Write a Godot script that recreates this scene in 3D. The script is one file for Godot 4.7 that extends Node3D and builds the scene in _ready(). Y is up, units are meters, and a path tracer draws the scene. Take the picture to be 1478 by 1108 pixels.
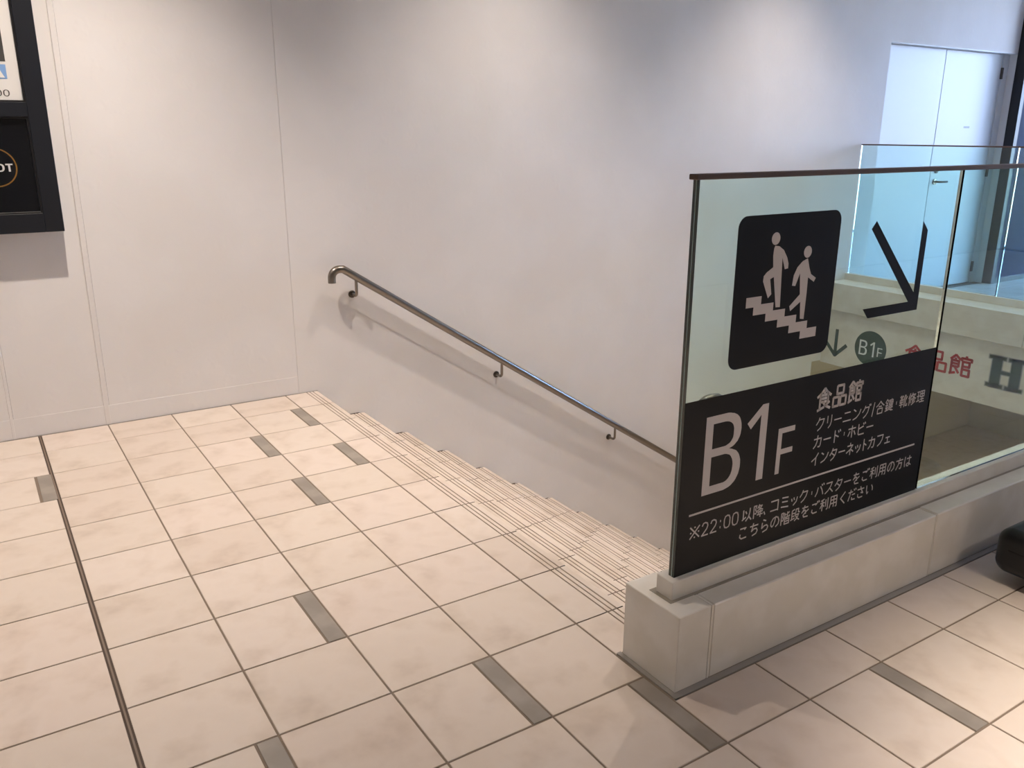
extends Node3D
# A shopping-centre stair landing: tiled floor, stairs going down along a white wall, glass balustrades with printed signs.
# World: x runs along the wall (to the right), z comes out of the wall, y is up. Floor tiles are 0.3 m.

const ZW := -0.256          # face of the wall with the handrail
const TX := 0.3             # tile pitch along x
const TZ := 0.3022          # tile pitch along z
const NOSE := 1.384         # x of the top nosing
const GOING := 0.2735
const RISE := 0.175
const STEPS := 15
const ZI := 2.64            # inner face of the stairwell below the near kerb
const CEIL := 3.42

var M := {}
var rng := RandomNumberGenerator.new()
var taken := {}

# ------------------------------------------------------------------ helpers
func numbered(called: String) -> String:
	if not taken.has(called):
		taken[called] = 0
		return called
	taken[called] += 1
	return "%s_%03d" % [called, taken[called]]

func tag(o: Node, label := "", category := "", group := "", kind := "") -> void:
	if label != "": o.set_meta("label", label)
	if category != "": o.set_meta("category", category)
	if group != "": o.set_meta("group", group)
	if kind != "": o.set_meta("kind", kind)

func base(called: String, at := Vector3.ZERO) -> Node3D:
	var o := Node3D.new()
	o.name = numbered(called)
	add_child(o)
	o.position = at
	return o

func thing(called: String, label: String, category: String, at := Vector3.ZERO, group := "") -> Node3D:
	var o := base(called, at)
	tag(o, label, category, group)
	return o

func put(called: String, mesh: Mesh, m: Material, parent: Node = null, at := Vector3.ZERO) -> MeshInstance3D:
	var o := MeshInstance3D.new()
	o.mesh = mesh
	if m != null: o.material_override = m
	o.position = at
	if parent == null:
		o.name = numbered(called)
		add_child(o)
	else:
		o.name = called
		parent.add_child(o, true)
	return o

func group_node(called: String, parent: Node, at := Vector3.ZERO) -> Node3D:
	var o := Node3D.new()
	o.name = called
	o.position = at
	parent.add_child(o, true)
	return o

func begin() -> SurfaceTool:
	var st := SurfaceTool.new()
	st.begin(Mesh.PRIMITIVE_TRIANGLES)
	st.set_smooth_group(-1)
	return st

func finish(st: SurfaceTool) -> ArrayMesh:
	st.generate_normals()
	return st.commit()

func quad(st: SurfaceTool, a: Vector3, b: Vector3, c: Vector3, d: Vector3) -> void:
	# a b c d clockwise seen from the front
	tri(st, a, b, c)
	tri(st, a, c, d)

func tri(st: SurfaceTool, a: Vector3, b: Vector3, c: Vector3) -> void:
	# texture coordinates are metres across the face
	var n := (b - a).cross(c - a).abs()
	var k := 0 if n.x >= n.y and n.x >= n.z else (1 if n.y >= n.z else 2)
	for p in [a, b, c]:
		st.set_uv(Vector2(p.z, p.y) if k == 0 else (Vector2(p.x, p.z) if k == 1 else Vector2(p.x, p.y)))
		st.add_vertex(p)

func bx(st: SurfaceTool, lo: Vector3, hi: Vector3, ch := 0.0) -> void:
	# box between two corners; ch chamfers all edges
	if ch <= 0.0:
		var v := []
		for i in 8:
			v.append(Vector3(hi.x if i & 1 else lo.x, hi.y if i & 2 else lo.y, hi.z if i & 4 else lo.z))
		quad(st, v[1], v[3], v[2], v[0]); quad(st, v[4], v[6], v[7], v[5])
		quad(st, v[0], v[2], v[6], v[4]); quad(st, v[5], v[7], v[3], v[1])
		quad(st, v[3], v[7], v[6], v[2]); quad(st, v[4], v[5], v[1], v[0])
		return
	var c := (lo + hi) / 2.0
	var h := (hi - lo) / 2.0
	ch = minf(ch, minf(h.x, minf(h.y, h.z)) * 0.9)
	# the three points of each corner: pulled in along two axes each
	var face := func(s: Vector3, k: int) -> Vector3:
		var p := h - Vector3(ch, ch, ch)
		p[k] = h[k]
		return c + p * s
	var poly := func(pts: Array) -> void:
		var n: Vector3 = (pts[1] - pts[0]).cross(pts[2] - pts[0])
		var mid := Vector3.ZERO
		for p in pts: mid += p
		mid /= pts.size()
		if n.dot(mid - c) > 0.0: pts.reverse()
		for i in range(1, pts.size() - 1):
			tri(st, pts[0], pts[i], pts[i + 1])
	for k in 3:
		var u := (k + 1) % 3
		var w := (k + 2) % 3
		for s in [-1.0, 1.0]:
			var q := []
			for t in [[-1.0, -1.0], [1.0, -1.0], [1.0, 1.0], [-1.0, 1.0]]:
				var sg := Vector3.ONE
				sg[k] = s; sg[u] = t[0]; sg[w] = t[1]
				q.append(face.call(sg, k))
			poly.call(q)
			for t in [-1.0, 1.0]:
				var e := []
				for a in [[-1.0, k], [-1.0, u], [1.0, u], [1.0, k]]:
					var sg2 := Vector3.ONE
					sg2[k] = s; sg2[u] = t; sg2[w] = a[0]
					e.append(face.call(sg2, a[1]))
				poly.call(e)
	for i in 8:
		var sg3 := Vector3(1.0 if i & 1 else -1.0, 1.0 if i & 2 else -1.0, 1.0 if i & 4 else -1.0)
		poly.call([face.call(sg3, 0), face.call(sg3, 1), face.call(sg3, 2)])

func box_mesh(lo: Vector3, hi: Vector3, ch := 0.0) -> ArrayMesh:
	var st := begin()
	bx(st, lo, hi, ch)
	return finish(st)

func frame_of(tangent: Vector3) -> Basis:
	var t := tangent.normalized()
	var up := Vector3.UP if absf(t.y) < 0.9 else Vector3.RIGHT
	var s := up.cross(t).normalized()
	return Basis(s, t.cross(s).normalized(), t)

func tube_mesh(path: Array, r: float, sides := 20) -> ArrayMesh:
	# a round bar swept along points, ends closed
	var st := SurfaceTool.new()
	st.begin(Mesh.PRIMITIVE_TRIANGLES)
	st.set_smooth_group(0)
	var rings := []
	var b := frame_of(path[1] - path[0])
	for i in path.size():
		var t: Vector3 = (path[mini(i + 1, path.size() - 1)] - path[maxi(i - 1, 0)]).normalized()
		var x: Vector3 = (b.x - t * t.dot(b.x)).normalized()
		b = Basis(x, t.cross(x).normalized(), t)
		var ring := []
		for k in sides:
			var a := TAU * k / sides
			ring.append(path[i] + b.x * cos(a) * r + b.y * sin(a) * r)
		rings.append(ring)
	for i in path.size() - 1:
		for k in sides:
			var k2 := (k + 1) % sides
			quad(st, rings[i][k], rings[i + 1][k], rings[i + 1][k2], rings[i][k2])
	st.set_smooth_group(-1)
	for k in sides:
		var k2 := (k + 1) % sides
		tri(st, path[0], rings[0][k], rings[0][k2])
		var e := path.size() - 1
		tri(st, path[e], rings[e][k2], rings[e][k])
	return finish(st)

func arc(center: Vector3, a: Vector3, b: Vector3, from: float, to: float, n: int) -> Array:
	var out := []
	for i in n + 1:
		var t := lerpf(from, to, float(i) / n)
		out.append(center + a * cos(t) + b * sin(t))
	return out

func lathe_mesh(profile: Array, sides := 32) -> ArrayMesh:
	# profile of (radius, height) turned round y, listed from bottom to top
	var st := begin()
	for i in profile.size() - 1:
		var p: Vector2 = profile[i]
		var q: Vector2 = profile[i + 1]
		for k in sides:
			var a := TAU * k / sides
			var c := TAU * (k + 1) / sides
			quad(st, Vector3(p.x * cos(c), p.y, p.x * sin(c)), Vector3(q.x * cos(c), q.y, q.x * sin(c)), Vector3(q.x * cos(a), q.y, q.x * sin(a)), Vector3(p.x * cos(a), p.y, p.x * sin(a)))
	return finish(st)

# flat print: polygons and strokes on a plane given by origin o, right u, up v
func flat_poly(st: SurfaceTool, pts: PackedVector2Array, o: Vector3, u: Vector3, v: Vector3) -> void:
	var tri := Geometry2D.triangulate_polygon(pts)
	for i in range(0, tri.size(), 3):
		var a := pts[tri[i]]
		var b := pts[tri[i + 1]]
		var c := pts[tri[i + 2]]
		if (b - a).cross(c - a) > 0.0:
			var t := b
			b = c
			c = t
		tri(st, o + u * a.x + v * a.y, o + u * b.x + v * b.y, o + u * c.x + v * c.y)

func flat_line(st: SurfaceTool, pts: PackedVector2Array, w: float, o: Vector3, u: Vector3, v: Vector3) -> void:
	for i in pts.size() - 1:
		var d := (pts[i + 1] - pts[i]).normalized()
		var n := Vector2(-d.y, d.x) * w / 2.0
		var e := d * w * 0.12
		flat_poly(st, PackedVector2Array([pts[i] - e + n, pts[i + 1] + e + n, pts[i + 1] + e - n, pts[i] - e - n]), o, u, v)
		if i > 0:
			flat_poly(st, disc(pts[i], w / 2.0, 8), o, u, v)

func disc(c: Vector2, r: float, n := 40) -> PackedVector2Array:
	var p := PackedVector2Array()
	for i in n:
		p.append(c + Vector2(cos(TAU * i / n), sin(TAU * i / n)) * r)
	return p

func round_rect(lo: Vector2, hi: Vector2, r: float, n := 8) -> PackedVector2Array:
	var p := PackedVector2Array()
	var cs := [Vector2(hi.x - r, hi.y - r), Vector2(lo.x + r, hi.y - r), Vector2(lo.x + r, lo.y + r), Vector2(hi.x - r, lo.y + r)]
	for k in 4:
		for i in n + 1:
			var a := PI / 2 * k + PI / 2 * i / n
			p.append(cs[k] + Vector2(cos(a), sin(a)) * r)
	return p

func slab_poly(pts: PackedVector2Array, o: Vector3, u: Vector3, v: Vector3, depth: float) -> ArrayMesh:
	# a thin film with its own thickness: the outline extruded along u x v
	var st := begin()
	var n := u.cross(v).normalized()
	flat_poly(st, pts, o + n * depth, u, v)
	var m := pts.size()
	var cw := Geometry2D.is_polygon_clockwise(pts)
	for i in m:
		var a := pts[i]
		var b := pts[(i + 1) % m]
		if cw:
			var t := a
			a = b
			b = t
		var pa := o + u * a.x + v * a.y
		var pb := o + u * b.x + v * b.y
		quad(st, pa, pa + n * depth, pb + n * depth, pb)
	return finish(st)

# stroke glyphs on a 100 x 100 square, y downwards
var GLYPH := {
	"食": [[50,3,30,22,4,38],[50,3,70,22,96,38],[50,18,50,31],[24,32,76,32,76,62],[24,47,76,47],[24,62,76,62],[24,32,24,95],[10,97,54,86],[44,62,60,80,96,96],[88,66,66,80]],
	"品": [[28,6,72,6,72,42,28,42,28,6],[6,56,44,56,44,96,6,96,6,56],[56,56,94,56,94,96,56,96,56,56]],
	"館": [[26,3,4,26],[26,3,48,22],[26,18,26,28],[10,30,42,30,42,58],[10,44,42,44],[10,58,42,58],[10,30,10,92],[4,95,30,86],[26,60,46,86],[74,1,74,12],[54,26,54,13,98,13,98,26],[60,28,90,28,90,50,60,50],[60,28,60,96],[60,64,92,64,92,94,60,94]],
	"合": [[50,3,30,24,4,40],[50,3,70,24,96,40],[32,42,68,42],[22,58,78,58,78,95,22,95,22,58]],
	"鍵": [[22,3,4,28],[22,3,40,24],[12,32,34,32],[6,50,38,50],[22,32,22,90],[10,62,14,78],[34,62,30,78],[4,92,40,86],[44,14,58,14,48,44,58,44,50,72,44,88],[46,58,56,82,74,92,98,94],[60,14,92,14,92,44,60,44],[56,29,98,29],[62,56,94,56],[58,70,96,70],[76,4,76,84]],
	"靴": [[4,14,46,14],[16,4,16,26,34,26,34,4],[8,38,42,38,42,60,8,60,8,38],[25,26,25,98],[2,76,48,76],[66,4,52,40],[60,24,60,98],[94,20,74,50],[76,6,76,90,96,90,96,74]],
	"修": [[24,3,6,44],[16,28,16,98],[32,18,32,82],[54,4,40,34],[48,18,88,18,70,40,42,56],[54,26,72,44,98,54],[80,50,52,66],[84,62,52,80],[90,76,46,98]],
	"理": [[4,10,36,10],[4,44,36,44],[2,84,38,78],[20,10,20,82],[46,8,94,8,94,52,46,52,46,8],[46,30,94,30],[70,8,70,92],[48,72,94,72],[40,92,100,92]],
	"以": [[14,10,14,76],[4,84,40,66],[34,22,46,42],[78,6,76,40,64,74,40,96],[70,68,94,96]],
	"降": [[8,6,8,98],[8,6,34,6,24,34,36,54,28,66,16,62],[62,3,44,30],[56,14,88,14,68,38,42,48],[56,22,74,38,98,46],[46,58,96,58],[42,78,98,78],[56,60,54,76],[74,48,74,98]],
	"利": [[46,6,10,16],[4,34,52,34],[28,12,28,98],[28,38,4,74],[28,44,48,66],[66,14,66,70],[90,4,90,90,78,96]],
	"用": [[16,8,86,8,86,92,74,96],[16,8,16,60,4,96],[16,36,86,36],[16,64,86,64],[51,8,51,94]],
	"方": [[50,3,50,20],[6,22,94,22],[42,22,38,56,10,96],[38,46,80,46,76,86,68,94,54,90]],
	"階": [[8,6,8,98],[8,6,30,6,22,34,32,54,24,66,14,62],[42,8,42,44],[42,24,62,22],[38,48,64,42],[92,8,72,20],[72,4,72,42,96,42,96,32],[66,46,60,58],[44,58,92,58,92,96,44,96,44,58],[44,76,92,76]],
	"段": [[40,6,14,14],[14,14,14,84],[14,36,42,36],[14,58,42,58],[2,86,46,76],[56,8,56,30,46,44],[56,8,82,8,82,34,98,38],[48,52,88,52,74,80,46,98],[56,60,74,84,98,98]],
	"ク": [[40,4,30,30,8,54],[36,20,88,20,76,56,54,82,26,98]],
	"リ": [[24,8,24,60],[76,6,76,54,66,80,40,98]],
	"ー": [[6,50,94,50]],
	"ニ": [[18,22,82,22],[6,82,94,82]],
	"ン": [[12,14,38,30],[10,90,50,78,78,54,92,22]],
	"グ": [[36,8,26,32,6,54],[32,22,78,22,68,58,48,82,22,98],[80,2,86,16],[92,0,98,14]],
	"カ": [[8,30,86,30,80,82,72,94,54,92],[46,4,42,50,30,78,8,98]],
	"ド": [[30,4,30,98],[30,38,74,60],[66,10,74,26],[84,4,92,20]],
	"ホ": [[8,26,92,26],[50,4,50,96],[28,46,8,80],[72,46,92,80]],
	"ビ": [[18,8,18,84,26,92,86,92],[18,46,76,32],[70,6,78,20],[88,2,96,16]],
	"イ": [[80,4,54,36,6,60],[54,36,54,98]],
	"タ": [[40,4,28,32,6,56],[36,20,86,20,74,58,52,82,22,98],[30,42,70,68]],
	"ネ": [[50,2,50,18],[14,24,80,24,54,54,6,78],[52,54,52,98],[64,58,92,78]],
	"ッ": [[14,44,22,64],[42,38,50,58],[86,40,76,74,40,98]],
	"ト": [[34,4,34,98],[34,38,82,60]],
	"フ": [[10,14,88,14,80,52,58,80,24,98]],
	"ェ": [[22,48,82,48],[52,48,52,92],[12,92,92,92]],
	"コ": [[12,14,86,14,86,94],[10,86,86,86]],
	"ミ": [[18,12,82,18],[20,44,78,50],[12,82,88,92]],
	"バ": [[30,24,22,62,4,90],[56,20,76,50,90,88],[70,4,78,18],[88,0,96,14]],
	"ス": [[14,14,80,14,64,48,40,74,6,94],[56,58,94,94]],
	"・": [[46,44,54,44],[46,50,54,50],[46,56,54,56]],
	"/": [[68,0,32,104]],
	"を": [[16,20,80,20],[44,4,34,34,14,58],[24,50,48,40,58,52,58,72],[88,42,54,60,32,78,40,94,84,96]],
	"ご": [[18,20,70,20,56,30],[22,60,18,78,36,92,78,90],[74,2,82,16],[90,0,98,14]],
	"の": [[52,16,48,46,36,74,22,84,8,70,10,44,30,20,56,12,80,22,92,48,86,74,60,92]],
	"は": [[16,8,10,50,16,94],[38,28,96,28],[72,6,72,80,60,94,44,90,38,78,50,68,72,72,96,90]],
	"こ": [[20,16,76,16,62,28],[22,58,18,78,36,92,84,90]],
	"ち": [[10,24,90,24],[42,4,36,34,26,64],[26,64,50,48,76,50,86,68,74,88,36,98]],
	"ら": [[34,4,62,16],[26,26,22,68],[22,68,46,52,72,50,86,66,76,88,34,98]],
	"く": [[74,4,24,50,76,98]],
	"だ": [[8,26,60,26],[36,6,28,50,10,94],[52,50,88,48],[52,72,54,90,92,92],[72,6,80,20],[90,2,98,16]],
	"さ": [[10,26,90,26],[44,4,58,34,80,64,52,56],[18,64,18,84,36,96,76,94]],
	"い": [[14,16,16,64,26,86,38,72],[74,22,88,44,90,70]],
	"※": [[8,8,92,92],[92,8,8,92],[45,14,55,14],[45,86,55,86],[10,50,20,50],[80,50,90,50]],
	"、": [[8,70,30,94]],
	"2": [[14,26,26,8,50,4,76,12,84,30,72,52,12,96,90,96]],
	"0": [[50,4,76,10,87,30,87,70,76,90,50,96,24,90,13,70,13,30,24,10,50,4]],
	":": [[46,30,54,30],[46,76,54,76]],
}

func strokes_text(text: String, lo: Vector2, hi: Vector2, w: float, o: Vector3, u: Vector3, v: Vector3, widths := {}) -> ArrayMesh:
	# sets the text between lo.x and hi.x, lo.y and hi.y; widths gives narrow characters (1 = full width)
	var st := begin()
	var total := 0.0
	for ch in text: total += widths.get(ch, 1.0)
	var pitch := (hi.x - lo.x) / total
	var x := lo.x
	for ch in text:
		var cw: float = widths.get(ch, 1.0) * pitch
		if GLYPH.has(ch):
			var gw := cw * 0.92
			if widths.has(ch) and ch in "・:": gw = minf(cw, pitch)
			for s in GLYPH[ch]:
				var pts := PackedVector2Array()
				for i in range(0, s.size(), 2):
					pts.append(Vector2(x + (cw - gw) / 2.0 + s[i] / 100.0 * gw, lerpf(hi.y, lo.y, s[i + 1] / 100.0)))
				flat_line(st, pts, w * (1.5 if ch in "・:" else 1.0), o, u, v)
		x += cw
	return finish(st)

func letters(text: String, lo: Vector2, hi: Vector2, font_name: String, bold: bool, m: Material, parent: Node, o: Vector3, u: Vector3, v: Vector3, called: String) -> void:
	# type set with a font, fitted to the rectangle lo..hi on the plane
	var f := SystemFont.new()
	f.font_names = PackedStringArray([font_name])
	f.font_weight = 700 if bold else 400
	var tm := TextMesh.new()
	tm.font = f
	tm.text = text
	tm.font_size = 96
	tm.pixel_size = 0.01
	tm.depth = 0.0
	var bb := tm.get_aabb()
	var sx := (hi.x - lo.x) / bb.size.x
	var sy := (hi.y - lo.y) / bb.size.y
	var n := u.cross(v).normalized()
	var mi := put(called, tm, m, parent)
	mi.transform = Transform3D(Basis(u * sx, v * sy, n), o + u * (lo.x - bb.position.x * sx) + v * (lo.y - bb.position.y * sy))

# ------------------------------------------------------------------ materials
func mat(r: float, g: float, b: float, rough := 0.6, metal := 0.0, spec := 0.5) -> StandardMaterial3D:
	var m := StandardMaterial3D.new()
	m.albedo_color = Color(r / 255.0, g / 255.0, b / 255.0)
	m.roughness = rough
	m.metallic = metal
	m.metallic_specular = spec
	return m

func noise_tex(seed_: int, freq: float, colors: Array, offsets: Array, size := 512, octaves := 4, type := FastNoiseLite.TYPE_SIMPLEX_SMOOTH) -> NoiseTexture2D:
	var n := FastNoiseLite.new()
	n.seed = seed_
	n.frequency = freq
	n.noise_type = type
	n.fractal_octaves = octaves
	var t := NoiseTexture2D.new()
	t.width = size
	t.height = size
	t.seamless = true
	t.noise = n
	if colors.size():
		var g := Gradient.new()
		g.offsets = PackedFloat32Array(offsets)
		g.colors = PackedColorArray(colors)
		t.color_ramp = g
	return t

func make_materials() -> void:
	# stone-look floor tile: warm beige with soft brown-grey smudges
	var smudge := noise_tex(11, 0.008, [Color(0.92, 0.905, 0.89), Color(0.975, 0.968, 0.96), Color(1, 1, 1), Color(0.985, 0.98, 0.975)], [0.0, 0.3, 0.55, 1.0], 1024, 5)
	var tints := [[210, 197, 184], [208, 195, 182], [212, 199, 187], [206, 192, 179], [211, 197, 185]]
	for k in 12:
		var c: Array = tints[k % 5]
		var m := mat(c[0], c[1], c[2], 0.42, 0.0, 0.42)
		m.albedo_texture = smudge
		m.uv1_scale = Vector3(0.62, 0.62, 0.62)
		m.uv1_offset = Vector3(0.37 * k, 0.11 * k, 0.53 * k)
		M["tile%d" % k] = m
	M.grout = mat(122, 108, 94, 0.85)
	M.groove = mat(104, 88, 74, 0.85)
	M.joint_dark = mat(74, 60, 50, 0.8)
	M.joint_mid = mat(124, 108, 94, 0.7)
	M.sealant = mat(146, 140, 133, 0.7)
	M.strip = mat(150, 141, 131, 0.5)
	M.strip.albedo_texture = noise_tex(21, 0.03, [Color(0.9, 0.9, 0.9), Color(1, 1, 1)], [0.2, 0.8], 256, 4)
	# painted plaster
	M.wall = mat(232, 229, 227, 0.6, 0.0, 0.35)
	M.wall.albedo_texture = noise_tex(31, 0.006, [Color(0.985, 0.983, 0.98), Color(1, 1, 1)], [0.25, 0.75], 512, 4)
	M.wall.uv1_scale = Vector3(0.45, 0.45, 0.45)
	M.shop = mat(168, 160, 150, 0.6)
	M.wall.heightmap_enabled = true
	M.wall.heightmap_texture = noise_tex(8, 0.02, [Color(0, 0, 0), Color(0, 0, 0), Color(1, 1, 1)], [0.0, 0.66, 1.0], 1024, 3)
	M.wall.heightmap_scale = 0.05
	M.bead = mat(228, 224, 221, 0.55)
	M.crack = mat(208, 203, 199, 0.8)
	M.ceiling = mat(214, 212, 208, 0.8)
	M.kerb = mat(224, 219, 209, 0.5, 0.0, 0.4)
	M.kerb.albedo_texture = noise_tex(41, 0.01, [Color(0.97, 0.965, 0.955), Color(1, 1, 1)], [0.3, 0.7], 512, 4)
	M.mortar = mat(150, 142, 128, 0.85)
	M.steel = mat(142, 134, 126, 0.3, 1.0)
	M.steel_dark = mat(92, 86, 80, 0.4, 1.0)
	M.cap = mat(92, 76, 68, 0.45, 0.3)
	M.joint_seal = mat(86, 80, 78, 0.5)
	M.glass = mat(227, 250, 241, 0.0, 0.0, 0.5)
	M.glass.albedo_color.a = 0.0
	M.glass.transparency = BaseMaterial3D.TRANSPARENCY_ALPHA
	M.glass.refraction_enabled = true
	M.glass.refraction_scale = 0.05
	M.glass_far = mat(228, 252, 251, 0.0, 0.0, 0.5)
	M.glass_far.albedo_color.a = 0.0
	M.glass_far.transparency = BaseMaterial3D.TRANSPARENCY_ALPHA
	M.glass_far.refraction_enabled = true
	M.glass_far.refraction_scale = 0.05
	M.glass_edge = mat(22, 44, 42, 0.12, 0.0, 0.6)
	M.glass_core = mat(150, 170, 168, 0.3)
	M.film = mat(20, 20, 21, 0.42, 0.0, 0.3)
	M.print = mat(196, 190, 188, 0.5)
	M.film_white = mat(236, 234, 230, 0.5)
	M.frame = mat(24, 27, 34, 0.45, 0.0, 0.45)
	M.poster = mat(225, 224, 222, 0.4)
	M.poster_dark = mat(13, 15, 20, 0.12, 0.0, 0.5)
	M.gold = mat(176, 128, 58, 0.4)
	M.print_blue = mat(126, 164, 214, 0.4)
	M.print_grey = mat(70, 68, 66, 0.5)
	M.print_white = mat(205, 205, 205, 0.5)
	M.door = mat(214, 217, 220, 0.35, 0.0, 0.5)
	M.panel_dark = mat(34, 52, 80, 0.4, 0.0, 0.1)
	M.panel_edge = mat(20, 19, 22, 0.4)
	M.green = mat(26, 62, 46, 0.5)
	M.red = mat(190, 34, 42, 0.5)
	M.grey_print = mat(150, 152, 150, 0.5)
	M.case = mat(22, 23, 25, 0.32, 0.0, 0.5)
	M.rubber = mat(16, 16, 16, 0.7)
	M.alu = mat(196, 197, 198, 0.35, 0.9)
	M.lower_wall = mat(186, 178, 156, 0.7)
	M.pane = mat(220, 235, 235, 0.02, 0.0, 0.5)
	M.pane.albedo_color.a = 0.03
	M.pane.transparency = BaseMaterial3D.TRANSPARENCY_ALPHA

# ------------------------------------------------------------------ camera and light
func make_camera() -> void:
	var cam := Camera3D.new()
	cam.name = "camera"
	add_child(cam)
	cam.position = Vector3(-0.15447, 1.40205, 4.16052)
	cam.basis = Basis.from_euler(Vector3(-0.2908, -0.5728, 0.0034))
	cam.fov = rad_to_deg(2.0 * atan(554.0 / 1215.47))
	cam.near = 0.05
	cam.current = true

func make_light() -> void:
	var we := WorldEnvironment.new()
	we.name = "world_environment"
	var env := Environment.new()
	env.background_mode = Environment.BG_SKY
	var sky := Sky.new()
	var sm := ProceduralSkyMaterial.new()
	sm.sky_top_color = Color(0.50, 0.65, 0.95)
	sm.sky_horizon_color = Color(0.78, 0.88, 1.0)
	sm.ground_horizon_color = Color(0.62, 0.66, 0.70)
	sm.ground_bottom_color = Color(0.45, 0.46, 0.47)
	sm.sun_angle_max = 0.0
	sky.sky_material = sm
	env.sky = sky
	env.background_energy_multiplier = 21.0
	env.tonemap_mode = Environment.TONE_MAPPER_LINEAR
	env.tonemap_exposure = 1.0
	env.ambient_light_source = Environment.AMBIENT_SOURCE_DISABLED
	env.sdfgi_enabled = true
	env.ssao_enabled = true
	env.ssil_enabled = true
	we.environment = env
	add_child(we)

# lamps: x, z, energy, half angle of the cone
var LAMPS := [
	[0.28, 0.72, 10.4, 46.0, "recessed downlight above the landing, nearest the poster frame"],
	[2.60, 0.65, 5.6, 46.0, "recessed downlight above the handrail at the upper steps"],
	[4.90, 0.65, 5.0, 46.0, "recessed downlight above the foot of the stairs"],
	[3.10, 1.60, 5.4, 46.0, "recessed downlight above the middle of the stair flight"],
	[-2.00, 1.10, 4.0, 46.0, "recessed downlight above the floor to the far side of the poster frame"],
	[2.05, 4.10, 22.0, 22.0, "narrow bright downlight above the tiles beside the suitcase"],
	[2.20, 6.00, 5.0, 64.0, "added unseen downlight that brightens the front of the white kerb"],  # unseen fill lamp, added to lift the kerb front
]

func downlight(x: float, z: float, energy: float, cone: float, label: String, y := CEIL) -> void:
	var t := thing("downlight", label, "lamp", Vector3(x, y, z), "ceiling downlights")
	put("trim_ring", lathe_mesh([Vector2(0.048, 0.0), Vector2(0.050, -0.006), Vector2(0.066, -0.006), Vector2(0.070, 0.0)]), M.ceiling, t)
	var em := StandardMaterial3D.new()
	em.albedo_color = Color(0.9, 0.88, 0.84)
	em.emission_enabled = true
	em.emission = Color(1.0, 0.94, 0.885)
	em.emission_energy_multiplier = 3.0
	put("lamp_glass", lathe_mesh([Vector2(0.0, -0.002), Vector2(0.049, -0.002)]), em, t)
	var l := SpotLight3D.new()
	l.name = "lamp_light"
	t.add_child(l)
	l.position = Vector3(0, -0.02, 0)
	l.rotation = Vector3(-PI / 2, 0, 0)
	l.spot_angle = cone
	l.spot_angle_attenuation = 1.0
	l.spot_range = 12.0
	l.spot_attenuation = 2.0
	l.light_size = 0.02
	l.light_color = Color(1.0, 0.94, 0.885)
	l.light_energy = energy
	l.shadow_enabled = true

# ------------------------------------------------------------------ floor
func chamfer_tile(sx: float, sz: float) -> ArrayMesh:
	# a tile lying with its top at y = 0, corner at the origin
	var st := begin()
	var c := 0.0012
	var h := 0.012
	quad(st, Vector3(c, 0, c), Vector3(sx - c, 0, c), Vector3(sx - c, 0, sz - c), Vector3(c, 0, sz - c))
	var top := [Vector3(c, 0, c), Vector3(sx - c, 0, c), Vector3(sx - c, 0, sz - c), Vector3(c, 0, sz - c)]
	var low := [Vector3(0, -c, 0), Vector3(sx, -c, 0), Vector3(sx, -c, sz), Vector3(0, -c, sz)]
	for i in 4:
		var j := (i + 1) % 4
		quad(st, top[j], top[i], low[i], low[j])
		var d := Vector3(0, c - h, 0)
		quad(st, low[j], low[i], low[i] + d, low[j] + d)
	return finish(st)

var tile_cache := {}
func tile_at(x0: float, x1: float, z0: float, z1: float, m: Material, parent: Node, called := "tile") -> void:
	var g := 0.0028
	var key := "%.4f %.4f" % [x1 - x0, z1 - z0]
	if not tile_cache.has(key):
		tile_cache[key] = chamfer_tile(x1 - x0 - 2 * g, z1 - z0 - 2 * g)
	put(called, tile_cache[key], m, parent, Vector3(x0 + g, 0, z0 + g))

func tmat() -> Material:
	return M["tile%d" % rng.randi_range(0, 11)]

func nosing_mesh(depth: float, length: float) -> ArrayMesh:
	# tile with three anti-slip grooves behind a rounded front edge; front edge at x = 0, runs back to -depth, z from 0 to length
	var am := ArrayMesh.new()
	var prof := [Vector2(-depth, -0.02), Vector2(-depth, -0.001), Vector2(-depth + 0.001, 0)]
	var bottoms := []
	for gx in [0.064, 0.046, 0.028]:
		prof.append(Vector2(-gx - 0.0028, 0)); prof.append(Vector2(-gx - 0.0024, -0.003))
		bottoms.append(prof.size() - 1)
		prof.append(Vector2(-gx + 0.0024, -0.003)); prof.append(Vector2(-gx + 0.0028, 0))
	prof.append(Vector2(-0.005, 0)); prof.append(Vector2(-0.0015, -0.0015)); prof.append(Vector2(0, -0.005)); prof.append(Vector2(0, -0.02))
	for pass_ in 2:
		var st := begin()
		for i in prof.size() - 1:
			if (i in bottoms) != (pass_ == 1): continue
			var a: Vector2 = prof[i]
			var b: Vector2 = prof[i + 1]
			quad(st, Vector3(a.x, a.y, 0), Vector3(b.x, b.y, 0), Vector3(b.x, b.y, length), Vector3(a.x, a.y, length))
		if pass_ == 0:
			for side in 2:
				var z := 0.0 if side == 0 else length
				var q := [Vector3(-depth, -0.02, z), Vector3(0, -0.02, z), Vector3(0, -0.004, z), Vector3(-depth, -0.004, z)]
				if side == 0: q.reverse()
				quad(st, q[3], q[2], q[1], q[0])
		st.generate_normals()
		st.commit(am)
	return am

func z_bands(from: float, to: float) -> Array:
	var cuts := [from]
	for j in range(-1, 40):
		var z := TZ * j
		if z > from + 0.02 and z < to - 0.02: cuts.append(z)
	cuts.append(to)
	var out := []
	for i in cuts.size() - 1: out.append([cuts[i], cuts[i + 1]])
	return out

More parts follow.
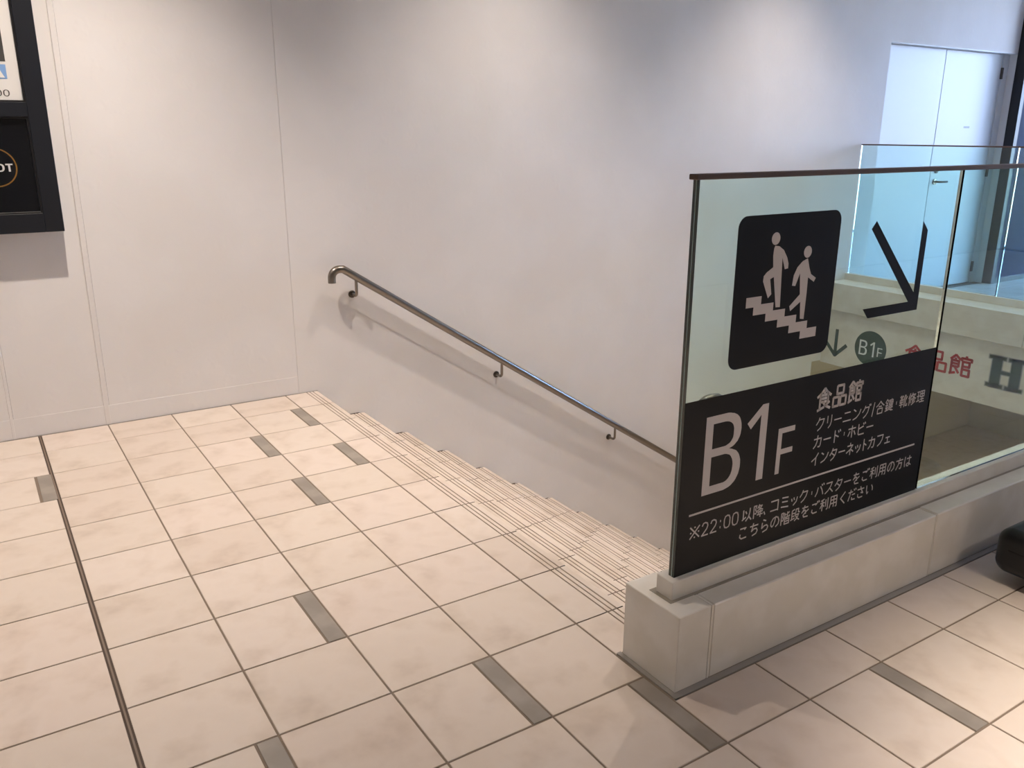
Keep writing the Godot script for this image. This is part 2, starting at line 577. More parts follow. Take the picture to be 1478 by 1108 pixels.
func make_floor() -> void:
	var fl := base("floor")
	tag(fl, "", "", "", "structure")
	var st := begin()
	bx(st, Vector3(-3.6, -0.30, ZW), Vector3(NOSE - 0.02, -0.0025, 7.0))
	bx(st, Vector3(NOSE - 0.02, -0.30, 2.66), Vector3(11.0, -0.0025, 7.0))
	bx(st, Vector3(5.90, -0.30, ZW - 0.1), Vector3(11.0, -0.0025, 2.66))
	put("grout_bed", finish(st), M.grout, fl)
	# accent strips: column whose right edge carries the strip, row
	var accents := {}
	for a in [[0, 1], [3, 1], [4, 0], [4, 2], [3, 3], [2, 6], [3, 8], [4, 9], [6, 10], [1, 8], [-1, 5], [-2, 8], [8, 12], [2, 11]]:
		accents[Vector2i(a[0], a[1])] = true
	var sw := 0.058
	var lone := begin()
	for i in range(-12, 37):
		for j in range(-1, 24):
			var x0 := TX * i
			var x1 := x0 + TX
			var z0 := TZ * j
			var z1 := z0 + TZ
			if j == -1: z0 = ZW + 0.006
			# the stairwell and its kerbs stay free
			if x1 > 1.25 and x0 < 1.25 and z0 < 2.6:
				continue                                  # nosing row, laid below
			if x0 > 1.19 and z1 < 2.75 and x0 < 6.10: continue
			if x0 > 1.19 and z0 < 2.837 and x0 < 6.10: z0 = 2.837
			if x0 < -3.6 or x1 > 11.0 or z1 > 7.0: continue
			var near := (i >= -5 and i <= 8 and j <= 13 and not (i >= 4 and j < 9))
			if near:
				var right := x1
				if accents.has(Vector2i(i + 1, j)):
					right = x1 - sw
					tile_at(right + 0.0005, x1, z0, z1, M.strip, fl, "accent_strip")
				if i == -1: right -= 0.005
				if i == 0: x0 += 0.005
				tile_at(x0, right, z0, z1, tmat(), fl)
			else:
				var mesh := chamfer_tile(x1 - x0 - 0.0056, z1 - z0 - 0.0056)
				lone.append_from(mesh, 0, Transform3D(Basis(), Vector3(x0 + 0.0028, 0, z0 + 0.0028)))
	var rest := put("far_tiles", lone.commit(), M.tile1, fl)
	tag(rest, "", "", "", "stuff")
	# the row of grooved tiles at the top of the stairs
	for b in z_bands(ZW + 0.006, 2.604):
		var nm := nosing_mesh(NOSE - 1.2 - 0.003, b[1] - b[0] - 0.0052)
		nm.surface_set_material(0, tmat())
		nm.surface_set_material(1, M.groove)
		put("nosing_tile", nm, null, fl, Vector3(NOSE, 0, b[0] + 0.0026))
	# movement joint in the floor: two dark lips with a lighter filler
	put("joint_filler", box_mesh(Vector3(-0.0024, -0.004, ZW), Vector3(0.0024, 0.0002, 7.0)), M.joint_mid, fl)
	for s in [-1.0, 1.0]:
		put("joint_lip", box_mesh(Vector3(s * 0.0052 - 0.0026, -0.004, ZW), Vector3(s * 0.0052 + 0.0026, -0.0004, 7.0)), M.joint_dark, fl)
	# sealant lines where the floor meets wall and kerb
	put("sealant_line", box_mesh(Vector3(-3.6, -0.003, ZW), Vector3(NOSE, 0.0015, ZW + 0.009)), M.sealant, fl)
	put("sealant_line", box_mesh(Vector3(1.205, -0.003, 2.817), Vector3(5.8, 0.0012, 2.836)), M.sealant, fl)
	put("sealant_line", box_mesh(Vector3(1.206, -0.003, 2.598), Vector3(1.22, 0.0012, 2.836)), M.sealant, fl)

# ------------------------------------------------------------------ stairs
func make_stairs() -> void:
	var s := thing("staircase", "beige tiled stairs with grooved nosings going down along the white wall", "stairs", Vector3(NOSE, 0, 0))
	for k in range(1, STEPS + 1):
		var step := group_node("step", s, Vector3(GOING * k, -RISE * k, 0))
		put("core", box_mesh(Vector3(-GOING, -0.34, ZW + 0.001), Vector3(-0.001, -0.0195, ZI - 0.001)), M.grout, step)
		put("riser", box_mesh(Vector3(-GOING + 0.0005, -0.001, ZW + 0.006), Vector3(-GOING + 0.010, RISE - 0.0195, ZI - 0.002)), M.tile2, step)
		for b in z_bands(ZW + 0.006, ZI - 0.004):
			var nm := nosing_mesh(GOING - 0.012, b[1] - b[0] - 0.0046)
			nm.surface_set_material(0, tmat())
			nm.surface_set_material(1, M.groove)
			put("tread_tile", nm, null, step, Vector3(0, 0, b[0] + 0.0023))
		put("sealant", box_mesh(Vector3(-GOING + 0.012, -0.004, ZW + 0.001), Vector3(-0.03, 0.0016, ZW + 0.007)), M.joint_dark, step)

# ------------------------------------------------------------------ walls
func make_walls() -> void:
	var back := base("wall_back")
	tag(back, "", "", "", "structure")
	# painted panels with joints; each is a box with a tiny arris
	var cuts := [[-3.6, -0.110], [-0.096, 0.292], [0.3175, 1.2795], [1.2805, 6.274]]
	for c in cuts:
		var low := -3.0 if c[1] > 2.0 else -0.3
		if c[1] > 2.0:
			# the long panel along the stairs, with the basement below it open beyond the stairs
			put("panel", box_mesh(Vector3(c[0], -0.45, ZW - 0.2), Vector3(c[1], CEIL, ZW)), M.wall, back)
			put("panel", box_mesh(Vector3(c[0], -3.0, ZW - 0.2), Vector3(5.70, -0.45, ZW)), M.wall, back)
		else:
			put("panel", box_mesh(Vector3(c[0], low, ZW - 0.2), Vector3(c[1], CEIL, ZW), 0.002), M.wall, back)
	put("joint_bead", box_mesh(Vector3(0.2925, 0.0, ZW - 0.1), Vector3(0.3165, CEIL, ZW + 0.0025), 0.0022), M.bead, back)
	put("joint_bead", box_mesh(Vector3(-0.111, 0.0, ZW - 0.1), Vector3(-0.097, CEIL, ZW + 0.002), 0.002), M.bead, back)
	put("joint_backing", box_mesh(Vector3(-0.2, -0.3, ZW - 0.19), Vector3(1.4, CEIL, ZW - 0.003)), M.crack, back)
	# wall over and beyond the door recess
	put("lintel", box_mesh(Vector3(6.274, 2.10, ZW - 0.2), Vector3(8.17, CEIL, ZW)), M.wall, back)
	put("recess_back", box_mesh(Vector3(6.2, -0.3, ZW - 0.3), Vector3(8.3, CEIL, ZW - 0.2)), M.wall, back)
	put("panel", box_mesh(Vector3(8.17, -0.3, ZW - 0.2), Vector3(11.2, CEIL, ZW)), M.wall, back)
	# flush skirting band
	var bb := put("baseboard_back", box_mesh(Vector3(-3.6, 0.0017, ZW - 0.02), Vector3(1.2785, 0.098, ZW + 0.001), 0.0008), M.wall)
	tag(bb, "", "", "", "structure")
	var wl := put("wall_left", box_mesh(Vector3(-3.8, -0.3, ZW - 0.2), Vector3(-3.6, CEIL, 7.2)), M.wall)
	tag(wl, "", "", "", "structure")
	var wf := put("wall_front", box_mesh(Vector3(-3.8, -0.3, 7.0), Vector3(11.2, CEIL, 7.2)), M.shop)
	tag(wf, "", "", "", "structure")
	var ce := put("ceiling", box_mesh(Vector3(-3.8, CEIL, ZW - 0.3), Vector3(11.2, CEIL + 0.2, 7.2)), M.ceiling)
	tag(ce, "", "", "", "structure")
	# right end: glazed front
	var wr := base("wall_right")
	tag(wr, "", "", "", "structure")
	put("pier", box_mesh(Vector3(11.0, -0.3, ZW - 0.2), Vector3(11.2, CEIL, 0.0)), M.wall, wr)
	put("pier", box_mesh(Vector3(11.0, -0.3, 4.0), Vector3(11.2, CEIL, 7.0)), M.wall, wr)
	put("header", box_mesh(Vector3(11.0, 3.0, 0.0), Vector3(11.2, CEIL, 4.0)), M.wall, wr)
	put("sill", box_mesh(Vector3(11.0, -0.3, 0.0), Vector3(11.2, 0.02, 4.0)), M.wall, wr)
	var win := base("window_1")
	tag(win, "", "", "", "structure")
	for k in 4:
		put("mullion", box_mesh(Vector3(11.06, 0.02, 1.3167 * k), Vector3(11.14, 3.0, 1.3167 * k + 0.05)), M.alu, win)
	for k in 3:
		put("pane", box_mesh(Vector3(11.095, 0.02, 1.3167 * k + 0.05), Vector3(11.105, 3.0, 1.3167 * (k + 1))), M.pane, win)
	# lower floor at the foot of the stairs
	var yb := -RISE * STEPS
	var lf := put("floor_lower", box_mesh(Vector3(NOSE, yb - 0.5, -2.2), Vector3(12.3, yb - 0.175, 3.2)), M.tile3)
	tag(lf, "", "", "", "structure")
	for w in [["wall_lower_end", Vector3(12.1, yb - 0.175, -2.2), Vector3(12.3, -0.47, ZI)],
			["wall_lower_back", Vector3(5.5, yb - 0.175, -2.4), Vector3(12.3, -0.47, -2.2)],
			["wall_lower_return", Vector3(5.5, yb - 0.175, -2.2), Vector3(5.7, -0.47, ZW - 0.2)],
			["wall_lower_front", Vector3(5.9, yb - 0.175, ZI), Vector3(12.3, -0.47, ZI + 0.18)]]:
		tag(put(w[0], box_mesh(w[1], w[2]), M.lower_wall), "", "", "", "structure")
	tag(put("wall_well", box_mesh(Vector3(NOSE + 0.005, yb - 0.175, ZI), Vector3(5.9, -0.002, ZI + 0.17)), M.wall), "", "", "", "structure")
	var lc := put("ceiling_lower", box_mesh(Vector3(5.86, -0.47, -2.4), Vector3(12.3, -0.31, 3.2)), M.ceiling)
	tag(lc, "", "", "", "structure")

# ------------------------------------------------------------------ handrails
func handrail(z_rail: float, z_wall: float, label: String) -> void:
	var t := thing("handrail", label, "handrail", Vector3(0, 0, z_rail), "stair handrails")
	var sl := -0.645
	var line := func(x: float) -> Vector3: return Vector3(x, 0.030 + sl * (x - 2.56), 0)
	var d := Vector3(1, sl, 0).normalized()
	var r := 0.0215
	# sloping tube
	var end_x := 5.45
	put("rail", tube_mesh([line.call(1.566), line.call(2.6), line.call(4.0), line.call(end_x)], r, 24), M.steel, t)
	# hooked upper end: short level piece and a quarter turn downwards
	var p: Vector3 = line.call(1.566)
	var path := [Vector3(1.4835, 0.612, 0), Vector3(1.4835, p.y - 0.028 - 0.005, 0)]
	path += arc(Vector3(1.4835 + 0.045, p.y - 0.030, 0), Vector3(0.045, 0, 0), Vector3(0, 0.042, 0), PI, PI / 2, 10)
	path += [Vector3(1.548, p.y + 0.011, 0), p + d * 0.004]
	put("end_bend", tube_mesh(path, r, 24), M.steel, t)
	var foot: Vector3 = line.call(end_x)
	put("end_bend", tube_mesh([foot, foot + d * 0.03 + Vector3(0.02, 0, 0), foot + d * 0.04 + Vector3(0.09, 0, 0)], r, 20), M.steel, t)
	# brackets: rosette on the wall, arm out and up to the rail
	var s := signf(z_wall - z_rail)
	var gap := absf(z_wall - z_rail)
	for x in [1.622, 2.572, 3.522, 4.472, 5.3]:
		var q: Vector3 = line.call(x)
		var b := group_node("bracket", t, Vector3(x, q.y - 0.108, 0))
		var h := 0.108 - r * 0.8
		var arm := [Vector3(0, 0, s * gap), Vector3(0, 0, s * 0.022)]
		arm += arc(Vector3(0, 0.022, s * 0.022), Vector3(0, -0.022, 0), Vector3(0, 0, -s * 0.022), 0.0, PI / 2, 6)
		arm += [Vector3(0, h, 0)]
		put("arm", tube_mesh(arm, 0.0085, 12), M.steel, b)
		var ro := put("rosette", lathe_mesh([Vector2(0.021, 0.0), Vector2(0.021, 0.004), Vector2(0.017, 0.007), Vector2(0.0, 0.008)], 24), M.steel_dark, b, Vector3(0, 0, s * gap))
		ro.rotation = Vector3(-s * PI / 2, 0, 0)

# ------------------------------------------------------------------ balustrades
func make_near_balustrade() -> void:
	# low kerb: an end block and long panels, with an upper strip that holds the glass
	var k := thing("balustrade_kerb", "long low white kerb under the glass that carries the printed black signs", "kerb", Vector3(1.22, 0, 2.817))
	var zb := -0.211
	put("end_block", box_mesh(Vector3(0, 0, zb), Vector3(0.114, 0.223, 0), 0.002), M.kerb, k)
	put("panel", box_mesh(Vector3(0.124, 0, zb), Vector3(1.126, 0.222, 0), 0.003), M.kerb, k)
	put("panel", box_mesh(Vector3(1.132, 0, zb), Vector3(2.9, 0.224, 0), 0.003), M.kerb, k)
	put("panel", box_mesh(Vector3(2.906, 0, zb), Vector3(4.9, 0.223, 0), 0.003), M.kerb, k)
	for jx in [0.119, 1.129, 2.903]:
		put("joint_filler", box_mesh(Vector3(jx - 0.0035 if jx < 1.0 else jx - 0.002, 0.001, zb + 0.002), Vector3(jx + 0.0035 if jx < 1.0 else jx + 0.002, 0.2215, -0.0008)), M.kerb, k)
	put("mortar_line", box_mesh(Vector3(0.028, 0.2, -0.146), Vector3(4.8, 0.2245, -0.063)), M.mortar, k)
	var up := put("glass_channel", box_mesh(Vector3(0.040, 0.22, -0.134), Vector3(4.85, 0.276, -0.072), 0.002), M.kerb, k)
	up.set_meta("label", "raised strip that holds the glass")
	# glass panels
	var zc := 2.717
	var xs := [1.280, 2.353]
	var x := 2.361
	var spans := [[1.280, 2.353]]
	while x < 5.7:
		spans.append([x, minf(x + 1.10, 5.98)])
		x += 1.108
	for n in spans.size():
		var sp: Array = spans[n]
		var lab: String = "clear glass balustrade panel printed with black stair signs, at the open end of the kerb" if n == 0 else ["clear unprinted glass balustrade panel next to the printed one", "third glass balustrade panel counted from the printed one", "fourth glass balustrade panel counted from the printed one", "last glass balustrade panel of the long run, at the cross balustrade"][mini(n - 1, 3)]
		var g := thing("glass_panel", lab, "glass panel", Vector3(sp[0], 0.2762, zc), "glass panels along the stairwell")
		var w: float = sp[1] - sp[0]
		put("pane", box_mesh(Vector3(0.0015, 0, -0.010), Vector3(w - 0.001, 1.0216, 0.010)), M.glass, g)
		if n == 0:
			# polished end of the laminated glass: two sheets and the film between them
			put("glass_edge", box_mesh(Vector3(0, 0, -0.010), Vector3(0.0014, 1.0216, -0.0015)), M.glass_edge, g)
			put("glass_edge", box_mesh(Vector3(0, 0, 0.0015), Vector3(0.0014, 1.0216, 0.010)), M.glass_edge, g)
			put("interlayer", box_mesh(Vector3(0, 0, -0.0014), Vector3(0.0014, 1.0216, 0.0014)), M.glass_core, g)
		if n < spans.size() - 1:
			put("joint_seal", box_mesh(Vector3(w + 0.001, 0, -0.005), Vector3(w + 0.007, 1.0216, 0.005)), M.joint_seal, g)
	var cap := put("top_rail", box_mesh(Vector3(1.268, 1.298, zc - 0.014), Vector3(6.05, 1.311, zc + 0.014), 0.002), M.cap)
	tag(cap, "slim dark brown rail capping the printed glass balustrade", "rail")

func make_far_balustrade() -> void:
	var k := thing("balustrade_kerb", "white kerb with overhanging lip across the stairwell above the green and red lettering", "kerb", Vector3(5.79, 0, ZW))
	var zl := 2.817 - ZW
	put("lip", box_mesh(Vector3(0, 0.0, 0.001), Vector3(0.31, 0.224, 1.60), 0.003), M.kerb, k)
	put("lip", box_mesh(Vector3(0, 0.0, 1.603), Vector3(0.31, 0.224, zl - 0.215), 0.003), M.kerb, k)
	var up := put("glass_channel", box_mesh(Vector3(0.215, 0.2242, 0.001), Vector3(0.285, 0.279, zl - 0.215), 0.002), M.kerb, k)
	up.set_meta("label", "raised strip that holds the glass")
	var zs := [[ZW + 0.012, 0.986], [0.992, 2.05], [2.056, 2.69]]
	for n in 3:
		var g := thing("glass_panel", ["clear glass balustrade panel across the stairwell in front of the white door", "clear glass balustrade panel across the stairwell beside the dark wall panel", "clear glass balustrade panel across the stairwell meeting the long balustrade"][n], "glass panel", Vector3(6.04, 0.2792, zs[n][0]), "glass panels across the stairwell")
		var w: float = zs[n][1] - zs[n][0]
		put("pane", box_mesh(Vector3(-0.010, 0, 0.0015), Vector3(0.010, 1.0285, w)), M.glass_far, g)
		put("glass_edge", box_mesh(Vector3(-0.010, 0, 0), Vector3(0.010, 1.0285, 0.0014)), M.glass_core, g)
	var cap := put("top_rail", box_mesh(Vector3(6.026, 1.308, ZW + 0.01), Vector3(6.054, 1.318, 2.70), 0.002), M.cap)
	tag(cap, "slim rail capping the glass in front of the white door", "rail")
	# beam with painted lettering under the lip
	var b := thing("lettered_beam", "white beam across the stairwell with green and red lettering", "sign", Vector3(5.812, 0, 0))
	put("beam", box_mesh(Vector3(0, -0.462, ZW), Vector3(0.08, -0.001, ZI)), M.kerb, b)
	var o := Vector3(-0.0012, 0, 0)
	var u := Vector3(0, 0, 1)
	var v := Vector3(0, 1, 0)
	var st := begin()
	flat_line(st, PackedVector2Array([Vector2(-0.122, -0.160), Vector2(-0.122, -0.372)]), 0.030, o, u, v)
	flat_line(st, PackedVector2Array([Vector2(-0.222, -0.276), Vector2(-0.122, -0.376), Vector2(-0.022, -0.276)]), 0.030, o, u, v)
	put("down_arrow", finish(st), M.green, b)
	put("green_disc", slab_poly(disc(Vector2(0.198, -0.254), 0.142, 48), Vector3.ZERO, u, v, 0.001), M.green, b)
	letters("B1", Vector2(0.098, -0.318), Vector2(0.235, -0.196), "Droid Sans", false, M.film_white, b, Vector3(-0.0016, 0, 0), u, v, "lettering")
	letters("F", Vector2(0.262, -0.305), Vector2(0.305, -0.232), "Droid Sans", false, M.film_white, b, Vector3(-0.0016, 0, 0), u, v, "lettering")
	put("lettering", strokes_text("食品館", Vector2(0.487, -0.302), Vector2(1.026, -0.144), 0.0185, o, u, v), M.red, b)
	# big slab-serif initial: grey outline behind, green in front
	for layer in 2:
		var grow := 0.0075 if layer == 0 else 0.0
		st = begin()
		for q in [[0.024, 0, 0.092, 0.224], [0.158, 0, 0.226, 0.224], [0, 0, 0.116, 0.022], [0, 0.202, 0.116, 0.224], [0.134, 0, 0.25, 0.022], [0.134, 0.202, 0.25, 0.224], [0.09, 0.102, 0.16, 0.124]]:
			flat_poly(st, PackedVector2Array([Vector2(1.134 + q[0] - grow, -0.318 + q[1] - grow), Vector2(1.134 + q[2] + grow, -0.318 + q[1] - grow), Vector2(1.134 + q[2] + grow, -0.318 + q[3] + grow), Vector2(1.134 + q[0] - grow, -0.318 + q[3] + grow)]), Vector3(-0.0008 - 0.0006 * layer, 0, 0), u, v)
		put("letter_outline" if layer == 0 else "lettering", finish(st), M.grey_print if layer == 0 else M.green, b)

# ------------------------------------------------------------------ printed signs on the glass
func make_glass_signs() -> void:
	var zf := 2.7272
	var u := Vector3(1, 0, 0)
	var v := Vector3(0, 1, 0)
	# black panel with the floor directory
	var s := thing("floor_sign", "black printed film on the glass giving the basement floor and its shops", "sign", Vector3(0, 0, zf))
	put("film", box_mesh(Vector3(1.2805, 0.277, 0), Vector3(2.3525, 0.760, 0.0006)), M.film, s)
	var o := Vector3(0, 0, 0.0012)
	letters("B", Vector2(1.3585, 0.4915), Vector2(1.4955, 0.7085), "Droid Sans", false, M.print, s, o, u, v, "lettering")
	letters("1", Vector2(1.512, 0.4895), Vector2(1.590, 0.7085), "Droid Sans", false, M.print, s, o, u, v, "lettering")
	letters("F", Vector2(1.640, 0.4895), Vector2(1.708, 0.6245), "Droid Sans", false, M.print, s, o, u, v, "lettering")
	var nw := {"・": 0.62, "/": 0.5, ":": 0.45, "、": 0.55, "2": 0.72, "0": 0.72, "ッ": 0.85, "ト": 0.72, "ェ": 0.9, " ": 0.2, "リ": 0.8, "ー": 0.9}
	put("lettering", strokes_text("食品館", Vector2(1.787, 0.6465), Vector2(1.998, 0.7135), 0.0078, o, u, v), M.print, s)
	put("lettering", strokes_text("クリーニング/合鍵・靴修理", Vector2(1.795, 0.586), Vector2(2.326, 0.6275), 0.0038, o, u, v, nw), M.print, s)
	put("lettering", strokes_text("カード・ホビー", Vector2(1.793, 0.5335), Vector2(2.076, 0.5735), 0.0042, o, u, v, nw), M.print, s)
	put("lettering", strokes_text("インターネットカフェ", Vector2(1.793, 0.4785), Vector2(2.174, 0.5180), 0.0042, o, u, v, nw), M.print, s)
	put("rule", box_mesh(Vector3(1.3195, 0.4425, 0.0006), Vector3(2.309, 0.4480, 0.0011)), M.print, s)
	put("lettering", strokes_text("※22:00 以降、コミック・バスターをご利用の方は", Vector2(1.322, 0.3725), Vector2(2.306, 0.4125), 0.0042, o, u, v, nw), M.print, s)
	put("lettering", strokes_text("こちらの階段をご利用ください", Vector2(1.511, 0.3200), Vector2(2.118, 0.3600), 0.0042, o, u, v, nw), M.print, s)
	# stairs pictogram
	var p := thing("stairs_pictogram", "black rounded square on the glass with two white figures on stairs", "sign", Vector3(0, 0, zf))
	put("film", slab_poly(round_rect(Vector2(1.4195, 0.8215), Vector2(1.809, 1.2085), 0.030), Vector3.ZERO, u, v, 0.0006), M.film, p)
	var st := begin()
	var steps := PackedVector2Array()
	var x0 := 1.467
	var y0 := 1.005
	var dx := 0.0472
	var dy := 0.0212
	# upper edge of the flight going down to the right, then back along the lower edge
	var w0 := 0.0555
	steps.append(Vector2(x0, y0))
	for i in 5:
		steps.append(Vector2(x0 + w0 + dx * i, y0 - dy * i))
		steps.append(Vector2(x0 + w0 + dx * i, y0 - dy * (i + 1)))
	steps.append(Vector2(1.7515, y0 - dy * 5)); steps.append(Vector2(1.7515, 0.8725))
	for i in 5:
		var xx := 1.686 - (1.686 - 1.4955) / 4.0 * i
		steps.append(Vector2(xx, 0.8725 + dy * i)); steps.append(Vector2(xx, 0.8725 + dy * (i + 1)))
	steps.append(Vector2(x0, 0.8725 + dy * 5))
	flat_poly(st, steps, o, u, v)
	put("stair_print", finish(st), M.print, p)
	st = begin()
	flat_poly(st, disc(Vector2(1.557, 1.1475), 0.0158, 24), o, u, v)
	flat_poly(st, PackedVector2Array([Vector2(1.5563, 1.1297), Vector2(1.5723, 1.1275), Vector2(1.5907, 1.1167), Vector2(1.6061, 1.0965), Vector2(1.6130, 1.0806), Vector2(1.6131, 1.0682), Vector2(1.6006, 1.0669), Vector2(1.5878, 1.0971), Vector2(1.5913, 1.0399), Vector2(1.5955, 0.9689), Vector2(1.5788, 0.9699), Vector2(1.5616, 1.0502), Vector2(1.5487, 1.0456), Vector2(1.5580, 1.0061), Vector2(1.5463, 0.9968), Vector2(1.5225, 1.0422), Vector2(1.5236, 1.0554), Vector2(1.5335, 1.0641), Vector2(1.5559, 1.0756), Vector2(1.5520, 1.1043), Vector2(1.5533, 1.1231)]), o, u, v)
	put("figure_print", finish(st), M.print, p)
	st = begin()
	flat_poly(st, disc(Vector2(1.685, 1.1055), 0.0155, 24), o, u, v)
	flat_poly(st, PackedVector2Array([Vector2(1.6878, 1.0885), Vector2(1.6980, 1.0621), Vector2(1.7066, 1.0455), Vector2(1.7279, 1.0337), Vector2(1.7211, 1.0235), Vector2(1.6959, 1.0377), Vector2(1.6966, 0.9945), Vector2(1.6953, 0.9257), Vector2(1.6798, 0.9283), Vector2(1.6745, 0.9746), Vector2(1.6374, 0.9533), Vector2(1.6324, 0.9670), Vector2(1.6696, 0.9951), Vector2(1.6622, 1.0513), Vector2(1.6482, 1.0190), Vector2(1.6350, 1.0211), Vector2(1.6381, 1.0475), Vector2(1.6497, 1.0680), Vector2(1.6681, 1.0822)]), o, u, v)
	put("figure_print", finish(st), M.print, p)
	# arrow pointing down to the right
	var a := slab_poly(PackedVector2Array([Vector2(1.965, 1.170), Vector2(2.186, 0.950), Vector2(2.187, 1.158), Vector2(2.214, 1.131), Vector2(2.214, 0.895), Vector2(1.977, 0.895), Vector2(1.950, 0.924), Vector2(2.164, 0.924), Vector2(1.946, 1.149)]), Vector3(0, 0, zf), u, v, 0.0006)
	var ao := put("arrow_sign", a, M.film)
	tag(ao, "black arrow on the glass pointing down to the right", "arrow")

# ------------------------------------------------------------------ poster frame on the wall
func make_poster_frame() -> void:
	var f := thing("poster_frame", "black poster frame with two panes hanging on the wall", "frame", Vector3(0, 0, ZW))
	var L := -0.85
	var Rr := 0.229
	var B := 0.965
	var T := 2.35
	var d := 0.082
	put("frame_side", box_mesh(Vector3(0.153, B, 0), Vector3(Rr, T, d), 0.002), M.frame, f)
	put("frame_side", box_mesh(Vector3(L, B, 0), Vector3(L + 0.076, T, d), 0.002), M.frame, f)
	put("frame_rail", box_mesh(Vector3(L + 0.076, B, 0), Vector3(0.153, B + 0.083, d - 0.0004), 0.001), M.frame, f)
	put("frame_rail", box_mesh(Vector3(L + 0.076, 1.458, 0), Vector3(0.153, 1.517, d - 0.0004), 0.001), M.frame, f)
	put("frame_rail", box_mesh(Vector3(L + 0.076, T - 0.08, 0), Vector3(0.153, T, d - 0.0004), 0.001), M.frame, f)
	# inner bead round each pane
	for r in [[B + 0.083, 1.458], [1.517, T - 0.08]]:
		put("glazing_bead", box_mesh(Vector3(0.145, r[0], 0.05), Vector3(0.153, r[1], d - 0.004), 0.001), M.panel_edge, f)
		put("glazing_bead", box_mesh(Vector3(L + 0.076, r[0], 0.05), Vector3(0.145, r[0] + 0.008, d - 0.004), 0.001), M.panel_edge, f)
		put("glazing_bead", box_mesh(Vector3(L + 0.076, r[1] - 0.008, 0.05), Vector3(0.145, r[1], d - 0.004), 0.001), M.panel_edge, f)
	var up := put("poster", box_mesh(Vector3(L + 0.076, 1.525, 0.03), Vector3(0.145, T - 0.088, 0.064)), M.poster, f)
	up.set_meta("label", "white upper poster")
	var lowp := put("poster", box_mesh(Vector3(L + 0.076, B + 0.091, 0.03), Vector3(0.145, 1.450, 0.064)), M.poster_dark, f)
	lowp.set_meta("label", "glossy black lower poster with gold ring")
	var o := Vector3(0, 0, 0.0648)
	var u := Vector3(1, 0, 0)
	var v := Vector3(0, 1, 0)
	var st := begin()
	var ring := PackedVector2Array()
	for i in 65:
		ring.append(Vector2(cos(TAU * i / 64.0), sin(TAU * i / 64.0)) * 0.0795 + Vector2(0.0, 1.247))
	flat_line(st, ring, 0.0055, o, u, v)
	put("gold_ring", finish(st), M.gold, lowp)
	letters("OT", Vector2(0.000, 1.229), Vector2(0.0655, 1.263), "Droid Sans", true, M.print_white, lowp, o, u, v, "lettering")
	letters("00", Vector2(0.045, 1.540), Vector2(0.098, 1.567), "Droid Sans", false, M.print_grey, up, o, u, v, "lettering")
	put("blue_icon", box_mesh(Vector3(0.030, 1.610, 0.064), Vector3(0.098, 1.668, 0.0646)), M.print_blue, up)
	st = begin()
	flat_poly(st, PackedVector2Array([Vector2(0.045, 1.615), Vector2(0.090, 1.615), Vector2(0.0675, 1.660)]), Vector3(0, 0, 0.0652), u, v)
	put("icon_shape", finish(st), M.poster, up)
	put("dark_strip", box_mesh(Vector3(-0.10, 1.680, 0.064), Vector3(0.100, 2.2, 0.0645)), M.print_grey, up)

# ------------------------------------------------------------------ door and dark panel
func make_door() -> void:
	var z := -0.330
	var d := base("door_1", Vector3(6.274, 0, z))
	tag(d, "", "", "", "structure")
	put("leaf", box_mesh(Vector3(0.012, 0.008, -0.04), Vector3(0.893, 2.092, 0), 0.002), M.door, d)
	var lf := put("leaf", box_mesh(Vector3(0.899, 0.008, -0.04), Vector3(1.800, 2.092, 0), 0.002), M.door, d)
	put("frame_jamb", box_mesh(Vector3(1.803, 0, -0.05), Vector3(1.896, 2.10, 0.008), 0.002), M.door, d)
	put("frame_head", box_mesh(Vector3(0, 2.094, -0.05), Vector3(1.896, 2.10, 0.074)), M.door, d)
	put("gap_backing", box_mesh(Vector3(0.0, 0.001, -0.06), Vector3(1.896, 2.094, -0.045)), M.panel_edge, d)
	for y in [0.16, 1.06, 1.93]:
		put("hinge", box_mesh(Vector3(1.790, y - 0.05, -0.005), Vector3(1.815, y + 0.05, 0.016), 0.003), M.steel_dark, d)
	# lever handle, lock and small label on the right leaf
	var hx := 0.975
	var ro := put("handle_rose", lathe_mesh([Vector2(0.026, 0), Vector2(0.026, 0.008), Vector2(0.0, 0.009)], 24), M.steel, lf, Vector3(hx, 0.985, 0))
	ro.rotation = Vector3(PI / 2, 0, 0)
	put("lever", tube_mesh([Vector3(hx, 0.985, 0.004), Vector3(hx, 0.985, 0.045), Vector3(hx + 0.012, 0.985, 0.052), Vector3(hx + 0.115, 0.985, 0.052)], 0.009, 12), M.steel_dark, lf)
	var lo := put("lock_rose", lathe_mesh([Vector2(0.027, 0), Vector2(0.027, 0.010), Vector2(0.010, 0.014), Vector2(0.0, 0.014)], 24), M.steel_dark, lf, Vector3(hx, 1.085, 0))
	lo.rotation = Vector3(PI / 2, 0, 0)
	var st := begin()
	for k in 4:
		flat_poly(st, PackedVector2Array([Vector2(1.325 + k * 0.024, 1.447), Vector2(1.342 + k * 0.024, 1.447), Vector2(1.342 + k * 0.024, 1.464), Vector2(1.325 + k * 0.024, 1.464)]), Vector3(0, 0, 0.0006), Vector3(1, 0, 0), Vector3(0, 1, 0))
	put("door_marking", finish(st), M.grey_print, lf)
	var p := thing("wall_panel", "tall glossy dark blue-black panel beside the white door", "panel", Vector3(8.17, 0, ZW))
	put("face", box_mesh(Vector3(0.004, 0.012, 0.001), Vector3(2.6, CEIL - 0.01, 0.088)), M.panel_dark, p)
	put("edge_trim", box_mesh(Vector3(0, 0, 0.001), Vector3(0.06, CEIL - 0.005, 0.092), 0.001), M.panel_edge, p)
	put("plinth", box_mesh(Vector3(0.06, 0, 0.001), Vector3(2.6, 0.05, 0.091), 0.001), M.panel_edge, p)

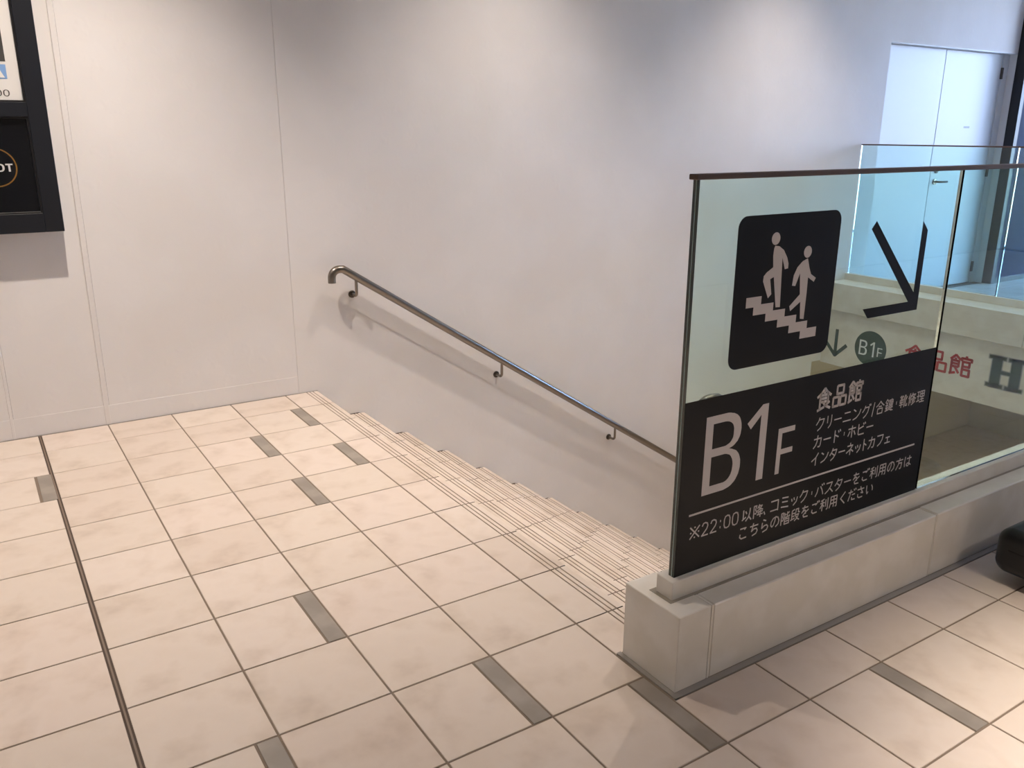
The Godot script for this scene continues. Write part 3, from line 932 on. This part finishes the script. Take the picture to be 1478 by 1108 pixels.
# ------------------------------------------------------------------ luggage
func make_case() -> void:
	var t := thing("suitcase", "black hard-shell case lying on the tiles beside the white kerb", "suitcase", Vector3(2.70, 0, 3.23))
	var lo := Vector3(-0.205, 0.035, -0.30)
	var hi := Vector3(0.205, 0.190, 0.30)
	var st := SurfaceTool.new()
	st.begin(Mesh.PRIMITIVE_TRIANGLES)
	st.set_smooth_group(0)
	# rounded box: a cube-sphere of radius r stretched between the corners
	var r := 0.045
	var n := 8
	for k in 3:
		for s in [-1.0, 1.0]:
			for i in n * 2:
				for j in n * 2:
					var q := []
					for c in [[0, 0], [1, 0], [1, 1], [0, 1]]:
						var d := Vector3.ZERO
						d[k] = s
						d[(k + 1) % 3] = tan((float(i + c[0]) / n - 1.0) * PI / 4)
						d[(k + 2) % 3] = tan((float(j + c[1]) / n - 1.0) * PI / 4)
						d = d.normalized()
						var core := Vector3(hi.x - r if d.x > 0.0001 else lo.x + r, hi.y - r if d.y > 0.0001 else lo.y + r, hi.z - r if d.z > 0.0001 else lo.z + r)
						for ax in 3:
							if absf(d[ax]) <= 0.0001: core[ax] = (lo[ax] + hi[ax]) / 2.0
						q.append(core + d * r)
					if s < 0: q.reverse()
					quad(st, q[3], q[2], q[1], q[0])
	put("shell", finish(st), M.case, t)
	put("seam", box_mesh(Vector3(-0.2065, 0.122, -0.25), Vector3(0.2065, 0.128, 0.25), 0.001), M.rubber, t)
	for x in [-0.11, 0.11]:
		for z in [-0.19, 0.19]:
			put("foot", lathe_mesh([Vector2(0.0, 0.0), Vector2(0.022, 0.0), Vector2(0.024, 0.01), Vector2(0.024, 0.045)], 20), M.rubber, t, Vector3(x, 0, z))

func _ready() -> void:
	rng.seed = 7
	make_camera()
	make_light()
	make_materials()
	make_walls()
	make_floor()
	make_stairs()
	make_near_balustrade()
	make_far_balustrade()
	handrail(ZW + 0.07, ZW, "steel handrail with hooked end fixed to the white wall along the stairs")
	handrail(ZI - 0.07, ZI, "steel handrail inside the stairwell behind the printed glass")
	make_poster_frame()
	make_door()
	make_glass_signs()
	make_case()
	for l in LAMPS: downlight(l[0], l[1], l[2], l[3], l[4])
	downlight(8.6, 1.3, 18.0, 60.0, "added unseen downlight that brightens the lower floor beyond the lettered beam", -0.471)  # unseen lamp, put in to lighten the dark lower floor
